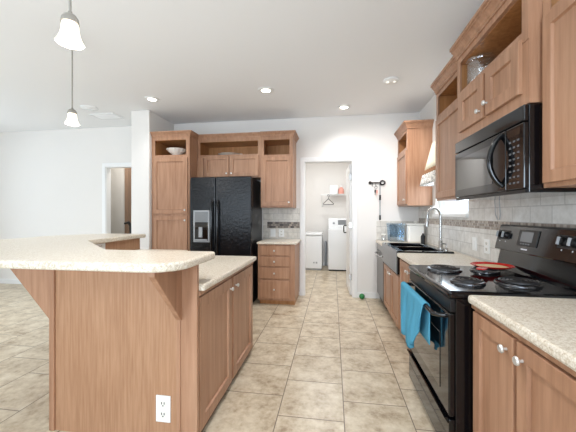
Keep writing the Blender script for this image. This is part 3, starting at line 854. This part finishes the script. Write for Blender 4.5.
# ------------------------------------------------------------------ lamps
def pendant(label, x, y, zb):
    t = thing('pendant_light', label, 'pendant lamp', (x, y, CZ), 'pendant lamps')
    zt = zb + 0.106
    obj('canopy', lathe(BM(), [(0,-0.001),(0.06,-0.001),(0.058,-0.02),(0.02,-0.03),(0,-0.03)], (x,y,CZ), 24), PEWTER, t, smooth=True)
    obj('rod', tube(BM(), [(x,y,CZ-0.03),(x,y,zt+0.03)], 0.0055, 10), PEWTER, t, smooth=True)
    obj('cap', lathe(BM(), [(0,0.040),(0.008,0.040),(0.010,0.030),(0.024,0.022),(0.034,0.006),(0.036,-0.014),(0.0,-0.014)], (x,y,zt), 24), PEWTER, t, smooth=True)
    k_ = 0.70
    prof = [(r_*k_, h_*k_) for r_, h_ in [(0.034,0.0),(0.042,-0.012),(0.047,-0.035),(0.050,-0.065),(0.055,-0.095),(0.066,-0.125),(0.078,-0.150),(0.074,-0.1505),(0.062,-0.125),(0.050,-0.095),(0.045,-0.065),(0.042,-0.035),(0.036,-0.012)]]
    wave = lambda a, h: 1 + (0.04*max(0, (-h-0.06)/0.045))*math.cos(8*a)
    obj('glass_shade', lathe(BM(), prof, (x,y,zt), 40, wave=wave, caps=False), FROST, t, smooth=True)
    obj('bulb', lathe(BM(), [(0,-0.014),(0.010,-0.018),(0.011,-0.030),(0.019,-0.050),(0.019,-0.066),(0.009,-0.080),(0,-0.083)], (x,y,zt), 16), LAMP, t, smooth=True)
    l = bpy.data.lights.new('pendant_bulb', 'POINT'); l.energy = 4; l.color = WARM; l.shadow_soft_size = 0.05
    lo = bpy.data.objects.new('pendant_bulb', l); lo.location = (0, 0, zb-0.03-CZ); lo.parent = t; COL.objects.link(lo)
pendant('lit bell shaped pendant lamp nearest the camera at the top left', -1.185, 1.205, 2.079)
pendant('lit bell shaped pendant lamp farther away over the bar end', -2.28, 2.34, 2.097)

def can(label, x, y, power=14, lit=True, col=None):
    t = thing('recessed_light', label, 'ceiling light', (x, y, CZ), 'recessed ceiling lights')
    obj('trim_ring', lathe(BM(), [(0.054,-0.0005),(0.098,-0.0005),(0.096,-0.007),(0.056,-0.010)], (x,y,CZ), 32, caps=False), WHITE, t, smooth=True)
    obj('lens', lathe(BM(), [(0,-0.003),(0.055,-0.003),(0.055,-0.0045),(0,-0.0055)], (x,y,CZ), 32), LAMP if lit else WHITE, t, smooth=True)
    if lit:
        l = bpy.data.lights.new('downlight', 'SPOT'); l.energy = power; l.color = col or WARM; l.spot_size = math.radians(125); l.spot_blend = 0.8; l.shadow_soft_size = 0.07
        lo = bpy.data.objects.new('downlight', l); lo.location = (0, 0, -0.02); lo.parent = t; COL.objects.link(lo)
can('lit recessed ceiling light near the white wing wall', -2.402, 3.711, 18)
can('lit recessed ceiling light in front of the fridge cabinets', -0.825, 3.653, 40)
can('lit recessed ceiling light in front of the laundry doorway', 0.157, 4.398, 26)
can('added recessed ceiling light above the aisle, out of view', -0.10, 0.6, 34)  # unseen downlight added to brighten the aisle
can('added recessed ceiling light above the island counter edge, out of view', -0.40, 1.8, 78)  # added out of view to light the right base cabinets
can('added recessed ceiling light over the living room by the wall, out of view', -4.3, 2.6, 100, col=(0.88,0.95,1.0))  # unseen, added to lift the left floor
can('added recessed ceiling light over the living room beside the bar, out of view', -3.9, 0.9, 100, col=(0.88,0.95,1.0))  # second unseen downlight added for the living room floor
t = thing('twin_lamp_fixture', 'round white ceiling fixture with two small lamps near the right wall', 'ceiling light', (0.661, 3.595, CZ))
obj('base_ring', lathe(BM(), [(0,-0.0005),(0.085,-0.0005),(0.085,-0.012),(0.07,-0.022),(0,-0.022)], (0.661,3.595,CZ), 32), WHITE, t, smooth=True)
for dx, aim, pw in ((-0.038, (0.62, 4.8, 1.2), 62), (0.038, (1.3, 4.1, 1.3), 9)):
    obj('lamp_head', lathe(BM(), [(0,-0.022),(0.017,-0.022),(0.017,-0.028),(0.012,-0.030),(0,-0.030)], (0.661+dx,3.595,CZ), 16), LAMP2, t, smooth=True)
    l = bpy.data.lights.new('added_wall_spot', 'SPOT'); l.energy = pw; l.color = WARM; l.spot_size = math.radians(110); l.spot_blend = 1.0; l.shadow_soft_size = 0.06  # spots added to brighten the far and right walls
    lo = bpy.data.objects.new('added_wall_spot', l); lo.parent = t; lo.location = (dx, 0, -0.06); COL.objects.link(lo)
    lo.rotation_euler = (Vector(aim) - Vector((0.661+dx, 3.595, CZ-0.06))).to_track_quat('-Z', 'Y').to_euler()

# unseen laundry and hall lights, added to brighten those rooms
l = area('laundry_added_light', (-0.2, 6.2, CZ-0.03), (0, 0, 0), 0.5, 0.5, 24, (0.96, 0.98, 1.0))
l = area('hall_added_light', (-3.8, 5.25, CZ-0.03), (0, 0, 0), 0.3, 0.3, 18, (1.0, 0.96, 0.9))

# ceiling register and round ceiling disc in the living room
t = thing('ceiling_vent', 'white rectangular ceiling vent in the living room left of the wing wall', 'vent', (-3.52, 4.25, CZ))
V_ = lambda u, v, w: (-3.52 + u, 4.25 + v, CZ - w)
obj('vent_frame', frame_bm(V_, -0.20, 0.20, -0.13, 0.13, 0.03, 0.0, 0.010), ENAMEL, t, bevel=0.002)
for k in range(6):
    y = -0.083 + 0.033*k
    bm = BM(); p = [V_(-0.172, y, 0.001), V_(0.172, y, 0.001), V_(0.172, y+0.024, 0.009), V_(-0.172, y+0.024, 0.009)]
    q = [(a, b, c-0.0015) for a, b, c in p]
    lo = [bm.verts.new(a) for a in p]; hi = [bm.verts.new(a) for a in q]
    bm.faces.new(lo); bm.faces.new(hi[::-1])
    for i in range(4): bm.faces.new([lo[i], lo[(i+1)%4], hi[(i+1)%4], hi[i]])
    obj('slat', bm, ENAMEL, t)
t = thing('ceiling_disc', 'flat round white ceiling fixture behind the farther pendant lamp', 'ceiling fixture', (-3.50, 3.88, CZ))
obj('base', lathe(BM(), [(0,-0.0005),(0.115,-0.0005),(0.115,-0.006),(0.10,-0.012),(0,-0.022)], (-3.50,3.88,CZ), 32), ENAMEL, t, smooth=True)
obj('cover', lathe(BM(), [(0,-0.012),(0.08,-0.012),(0.07,-0.018),(0,-0.020)], (-3.50,3.88,CZ), 28), ENAMEL, t, smooth=True)

# ------------------------------------------------------------------ laundry room
t = thing('washing_machine', 'white top load washing machine with back control console', 'washing machine', (0.13, 7.28, 0))
wx0, wx1, wy = -0.11, 0.52, 6.97
obj('body', B(wx0, wx1, wy, 7.62, 0.03, 0.965), ENAMEL, t, bevel=0.012)
obj('base_skirt', B(wx0+0.02, wx1-0.02, wy+0.03, 7.60, 0.0, 0.035), INK, t)
obj('lid', B(wx0+0.03, wx1-0.03, wy+0.02, 7.36, 0.965, 0.985), ENAMEL, t, bevel=0.006)
cs = obj('console', prism(BM(), [(7.40,0.965),(7.44,1.19),(7.52,1.21),(7.62,1.21),(7.62,0.965)], wx0, wx1, lambda a, b, c: (c, a, b)), ENAMEL, t, bevel=0.01)
obj('control_display', prism(BM(), [(7.409,1.05),(7.431,1.165),(7.436,1.165),(7.414,1.05)], 0.12, 0.38, lambda a, b, c: (c, a, b)), DISP, cs)
def dial(x):
    bm = lathe(BM(), [(0,-0.0),(0.03,-0.0),(0.026,-0.02),(0,-0.02)], (x,7.42,1.09), 18, 'y'); obj('dial', bm, GREYP, cs, smooth=True)
dial(0.02); 
t = thing('chest_freezer', 'white chest freezer left of the washing machine', 'freezer', (-0.46, 7.3, 0))
obj('body', B(-0.675, -0.255, 7.0, 7.60, 0.04, 0.80), ENAMEL, t, bevel=0.015)
obj('lid', B(-0.68, -0.25, 6.99, 7.61, 0.808, 0.865), ENAMEL, t, bevel=0.015)
obj('base_skirt', B(-0.655, -0.275, 7.03, 7.58, 0.0, 0.045), GREYP, t)
obj('badge', B(-0.40, -0.36, 6.997, 7.0, 0.16, 0.20), GREYP, t)
obj('thermostat', lathe(BM(), [(0,0),(0.02,0),(0.018,-0.01),(0,-0.01)], (-0.44,7.0,0.18), 14, 'y'), GREYP, t, smooth=True)
# hose standing between them
o = obj('drain_hose', tube(BM(), [(-0.18,7.60,0.02),(-0.18,7.60,0.55),(-0.185,7.62,0.62),(-0.17,7.66,0.60),(-0.17,7.67,0.30)], 0.022, 10), GREYP, smooth=True, loc=(-0.18,7.6,0))
tag(o, 'grey hose standing between the freezer and washing machine', 'hose')
# wire shelf
t = thing('wire_shelf', 'white wire shelf on the laundry room back wall', 'shelf', (0.15, 7.5, 1.80))
bm = BM()
for x in [-0.29 + 0.03*k for k in range(30)]: tube(bm, [(x,7.40,1.80),(x,7.695,1.80)], 0.003, 5)
for y in (7.40, 7.55, 7.69): tube(bm, [(-0.295,y,1.797),(0.60,y,1.797)], 0.006, 6)
tube(bm, [(-0.295,7.395,1.77),(0.60,7.395,1.77)], 0.006, 6)
for x in [-0.29 + 0.09*k for k in range(10)]: tube(bm, [(x,7.398,1.80),(x,7.395,1.77)], 0.003, 5)
obj('wire_deck', bm, WHITE, t)
for x in (-0.27, 0.45): obj('brace', tube(BM(), [(x,7.40,1.79),(x,7.695,1.50)], 0.008, 8), WHITE, t, smooth=True)
o = obj('storage_box', B(-0.085, 0.115, 7.45, 7.62, 1.8035, 2.02), WHITE, bevel=0.008, loc=(0,7.5,1.8035))
tag(o, 'white box standing on the laundry wire shelf', 'box')
t = thing('detergent_bottle', 'pink bottle beside the white box on the wire shelf', 'bottle', (0.20, 7.5, 1.8035))
obj('bottle_body', lathe(BM(), [(0,0),(0.065,0),(0.07,0.02),(0.068,0.11),(0.035,0.16),(0.024,0.17),(0,0.17)], (0.2,7.5,1.8035), 20), PINK, t, smooth=True)
obj('cap', lathe(BM(), [(0,0.17),(0.028,0.17),(0.026,0.215),(0,0.215)], (0.2,7.5,1.8035), 16), WHITE, t, smooth=True)
p = [(-0.11,7.385,1.745),(-0.135,7.395,1.762),(-0.125,7.395,1.786),(-0.10,7.395,1.786),(-0.088,7.395,1.765),(-0.095,7.395,1.735),(-0.11,7.395,1.71),(-0.11,7.395,1.68)]
bm = tube(BM(), p, 0.006, 8)
tube(bm, [(-0.11,7.395,1.685),(-0.24,7.395,1.56),(-0.235,7.395,1.545),(0.015,7.395,1.545),(0.02,7.395,1.56),(-0.11,7.395,1.685)], 0.008, 8)
o = obj('clothes_hanger', bm, INK, smooth=True, loc=(-0.11,7.395,1.6)); tag(o, 'dark clothes hanger hanging from the laundry shelf', 'hanger')

# hallway object
t = thing('upright_vacuum', 'dark upright cleaner standing in the hallway beyond the left doorway', 'vacuum cleaner', (-3.9, 5.2, 0))
vx, vy = -3.83, 5.15
obj('base', prism(BM(), rounded([(vx-0.14,vy-0.2),(vx+0.14,vy-0.2),(vx+0.14,vy+0.1),(vx-0.14,vy+0.1)], {0:0.04,1:0.04}), 0.0, 0.12), BLACKM, t, bevel=0.02)
obj('canister', tube(BM(), [(vx,vy,0.10),(vx,vy+0.02,0.3),(vx,vy+0.05,0.72)], [0.06,0.09,0.05], 16), BLACKM, t, smooth=True)
obj('handle', tube(BM(), [(vx,vy+0.05,0.70),(vx,vy+0.09,0.95),(vx-0.01,vy+0.10,1.08),(vx-0.03,vy+0.06,1.15),(vx-0.05,vy-0.02,1.13)], [0.03,0.025,0.028,0.028,0.02], 12), BLACKM, t, smooth=True)

# ------------------------------------------------------------------ far wall small things
outlet('light_switch', 'white switch plate on the far backsplash, left of two', FY(YF-T), -0.965, 1.0, 0.085, 0.12, True, 'plates on the far backsplash', 0.005)
outlet('electrical_outlet', 'white outlet on the far backsplash over the drawers, right of two', FY(YF-T), -0.825, 1.0, 0.085, 0.12, False, 'plates on the far backsplash', 0.005)
# key rack
t = thing('key_rack', 'dark iron key shaped hook rack on the wall right of laundry doorway', 'key rack', (0.66, YF, 1.79))
bm = BM(); tube(bm, [(0.565,YF-0.018,1.79),(0.72,YF-0.018,1.79)], 0.010, 10)
obj('key_shaft', bm, IRON, t, smooth=True)
bm = BM(); tube(bm, [(0.755+0.034*math.cos(2*PI*k/24), YF-0.018, 1.79+0.030*math.sin(2*PI*k/24)) for k in range(24)], 0.011, 8, True)
obj('key_bow', bm, IRON, t, smooth=True)
obj('key_bit', lathe(BM(), [(0,-0.02),(0.024,-0.012),(0.024,0.006),(0,0.008)], (0.567,YF-0.010,1.79), 14, 'y'), IRON, t, smooth=True)
for x in (0.60, 0.655, 0.715):
    obj('hook', tube(BM(), [(x,YF-0.018,1.785),(x,YF-0.020,1.745),(x,YF-0.030,1.735),(x,YF-0.040,1.745)], 0.0045, 8), IRON, t, smooth=True)
t = thing('key_ring', 'small ring of keys hanging from the middle hook of the rack', 'keys', (0.655, YF-0.03, 1.70))
obj('ring', tube(BM(), [(0.655+0.020*math.cos(2*PI*k/20), YF-0.030, 1.716+0.020*math.sin(2*PI*k/20)) for k in range(20)], 0.003, 6, True), STEEL, t, smooth=True)
for dx, dz in ((-0.012, -0.062), (0.014, -0.07)):
    bm = BM(); box(bm, 0.655+dx-0.011, 0.655+dx+0.011, YF-0.034, YF-0.028, 1.716+dz-0.018, 1.716+dz+0.030); box(bm, 0.655+dx-0.004, 0.655+dx+0.004, YF-0.033, YF-0.029, 1.716+dz-0.05, 1.716+dz-0.016)
    obj('key', bm, PINK if dx > 0 else INK, t)
t = thing('leash', 'long grey and black strap hanging from the right hook of the rack', 'leash', (0.72, YF-0.02, 1.5))
bm = BM(); box(bm, 0.706, 0.724, YF-0.034, YF-0.030, 1.24, 1.742)
obj('strap', bm, GREYP, t)
for a, b in ((1.52, 1.60), (1.215, 1.29)):
    obj('black_grip', B(0.701, 0.729, YF-0.038, YF-0.027, a, b), INK, t, bevel=0.003)
o = obj('ball', lathe(BM(), [(0.042*math.sin(PI*k/14), -0.042*math.cos(PI*k/14)) for k in range(15)], (0.44,4.725,0.042), 20), GREEN, smooth=True, loc=(0.44,4.725,0.0))
tag(o, 'small green ball on the floor by the laundry doorway', 'ball')

# ------------------------------------------------------------------ on the sink counter
t = thing('storage_bin', 'clear blue plastic bin on the counter in the far corner', 'bin', (0.92, 4.62, CT+0.001))
F = lambda a, b, c: (a, b, c)
def open_bin(x0, x1, y0, y1, z0, z1, tp=0.02, e=0.004):
    bm = BM()
    def ring(d, z): return [bm.verts.new(p) for p in [(x0+d,y0+d,z),(x1-d,y0+d,z),(x1-d,y1-d,z),(x0+d,y1-d,z)]]
    R = [ring(tp, z0), ring(0, z1), ring(e, z1), ring(tp+e, z0+e)]
    for k in range(3):
        for i in range(4): bm.faces.new([R[k][i], R[k][(i+1)%4], R[k+1][(i+1)%4], R[k+1][i]])
    bm.faces.new(R[0][::-1]); bm.faces.new(R[3])
    return bm
obj('bin_body', open_bin(0.80, 1.03, 4.50, 4.72, CT+0.001, 1.16), BLUEG, t, bevel=0.01)
obj('bin_lid', B(0.80, 1.03, 4.50, 4.72, 1.161, 1.175), BLUEG, t, bevel=0.005)
t = thing('bread_box', 'white lidded box with knob on the counter beside the sink', 'box', (1.14, 4.45, CT+0.001))
obj('box_body', B(1.035, 1.245, 4.36, 4.49, CT+0.001, 1.15), CERAM, t, bevel=0.02)
obj('box_lid', B(1.03, 1.25, 4.355, 4.495, 1.151, 1.172), CERAM, t, bevel=0.008)
obj('lid_knob', lathe(BM(), [(0,0),(0.012,0),(0.010,0.012),(0.020,0.024),(0.014,0.036),(0,0.038)], (1.14,4.42,1.172), 16), CERAM, t, smooth=True)
t = thing('soap_bottle', 'small dark pump bottle between the white box and faucet', 'bottle', (1.20, 4.27, CT+0.001))
obj('bottle_body', lathe(BM(), [(0,0),(0.026,0),(0.028,0.01),(0.028,0.10),(0.012,0.125),(0.010,0.14),(0,0.14)], (1.20,4.27,CT+0.001), 18), BLACKM, t, smooth=True)
obj('pump', tube(BM(), [(1.20,4.27,CT+0.14),(1.20,4.27,CT+0.175),(1.165,4.265,CT+0.175)], 0.006, 8), WHITE, t, smooth=True)
t = thing('jar', 'small clear jar in front of the blue plastic bin', 'jar', (0.80, 4.60, CT+0.001))
obj('jar_body', lathe(BM(), [(0,0),(0.035,0),(0.038,0.01),(0.038,0.08),(0.03,0.09),(0.028,0.09),(0.034,0.078),(0.034,0.012),(0,0.004)], (0.745,4.62,CT+0.001), 18), CLEAR, t, smooth=True)
obj('jar_lid', lathe(BM(), [(0,0.09),(0.033,0.09),(0.033,0.105),(0,0.105)], (0.745,4.62,CT+0.001), 18), CERAM, t, smooth=True)

# window valance
def valance():
    t = thing('valance', 'cream swag valance with brown band and patterned hem over the sink window', 'curtain', (1.2, 3.55, 1.7))
    ya, yb = 3.15, 4.10
    def sheet(z0, z1, xa, xb, nm, m, n=60, gap=0.0):
        bm = BM(); rows = []
        for i in range(n+1):
            s = i/n; y = ya+(yb-ya)*s; row = []
            end = 0.5+0.5*math.cos(PI*min(1, (1-s)/0.14)) if s > 0.86 else 0
            for j in range(5):
                q = j/4; z = z0+(z1-z0)*q; x = xa+(xb-xa)*q
                depth = 1.20-(1.20-x)
                top = (z-1.62)/0.6
                fold = 0.010*math.sin(s*70)*(1-0.5*max(0,top))
                x2 = x + fold + 0.06*end*0
                y2 = y - end*0.0 - max(0, top)*0.07*s
                row.append(bm.verts.new((x2-gap, y2, z + 0.015*math.sin(s*PI*6) * (1 if j == 0 and z0 < 1.66 else 0))))
            rows.append(row)
        for i in range(n):
            for j in range(4): bm.faces.new([rows[i][j], rows[i+1][j], rows[i+1][j+1], rows[i][j+1]])
        # end return back to the wall
        for base in (rows[0], rows[-1]):
            back = [bm.verts.new((1.285, v.co.y, v.co.z)) for v in base]
            for j in range(4): bm.faces.new([base[j], base[j+1], back[j+1], back[j]])
        o = obj(nm, bm, m, t, smooth=True)
        sm = o.modifiers.new('thick', 'SOLIDIFY'); sm.thickness = 0.004; sm.offset = 0
    sheet(1.86, 2.20, 1.165, 1.24, 'swag', CREAM)
    sheet(1.80, 1.862, 1.140, 1.165, 'band', BROWN)
    sheet(1.665, 1.802, 1.112, 1.140, 'hem', HEM)
    obj('rod', tube(BM(), [(1.262, 3.10, 2.19), (1.262, 4.10, 2.19)], 0.009), IRON, t, smooth=True)
    for y in (3.11, 4.09): obj('rod_bracket', B(1.255, 1.299, y-0.008, y+0.008, 2.18, 2.20), IRON, t)
valance()

# outlets on the right backsplash
FR = FXm(XR-T)
outlet('light_switch', 'white switch plate on the backsplash, nearer the faucet of two', FR, 2.985, 1.03, 0.085, 0.12, True, 'plates on the right backsplash', 0.005)
outlet('electrical_outlet', 'white outlet plate on the backsplash closest to the range control panel', FR, 2.76, 1.03, 0.085, 0.12, False, 'plates on the right backsplash', 0.005)
# microwave cord down the backsplash
o = obj('power_cord', tube(BM(), [(1.272,2.605,1.428),(1.276,2.605,1.36),(1.276,2.60,1.30),(1.278,2.575,1.262),(1.278,2.545,1.262),(1.278,2.535,1.30),(1.275,2.545,1.428)], 0.0035, 8), GREYP, smooth=True, loc=(1.275,2.6,1.42))
tag(o, 'thin grey cord looping down the tile behind the range', 'cord')

# ------------------------------------------------------------------ in the niches
t = thing('serving_bowl', 'white fluted bowl in the open niche of the tall pantry cabinet', 'bowl', (-2.37, 4.32, 2.189))
wv = lambda a, h: 1 + 0.035*math.cos(14*a)
obj('bowl_body', lathe(BM(), [(0,0),(0.06,0),(0.06,0.03),(0.11,0.065),(0.150,0.110),(0.145,0.112),(0.105,0.071),(0.06,0.036),(0,0.034)], (-2.38,4.315,2.189), 56, wave=wv), CERAM, t, smooth=True)
t = thing('platter', 'white shell shaped platter lying in the niche above the fridge', 'platter', (-1.6, 4.55, 2.219))
obj('dish', lathe(BM(), [(0,0),(0.08,0),(0.14,0.02),(0.185,0.035),(0.180,0.037),(0.135,0.024),(0.08,0.006),(0,0.006)], (-1.63,4.60,2.219), 48, wave=lambda a, h: 1+0.02*math.cos(10*a)), CERAM, t, smooth=True)
bm = BM(); prism(bm, rounded([(-1.50,4.57),(-1.42,4.585),(-1.42,4.615),(-1.50,4.63)], {1:0.01,2:0.01}), 2.246, 2.262)
obj('platter_handle', bm, CERAM, t)
t = thing('glass_jar', 'large clear glass jar in the niche over the microwave', 'jar', (1.02, 2.3, 2.204))
jx, jy, jz = 1.025, 2.285, 2.2045
obj('jar_body', lathe(BM(), [(0,0),(0.078,0),(0.084,0.01),(0.086,0.150),(0.082,0.162),(0.078,0.162),(0.081,0.150),(0.079,0.012),(0,0.008)], (jx,jy,jz), 36), CLEAR, t, smooth=True)
obj('jar_lid', lathe(BM(), [(0,0.163),(0.088,0.163),(0.091,0.170),(0.089,0.186),(0.06,0.194),(0,0.196)], (jx,jy,jz), 36), CLEAR, t, smooth=True)
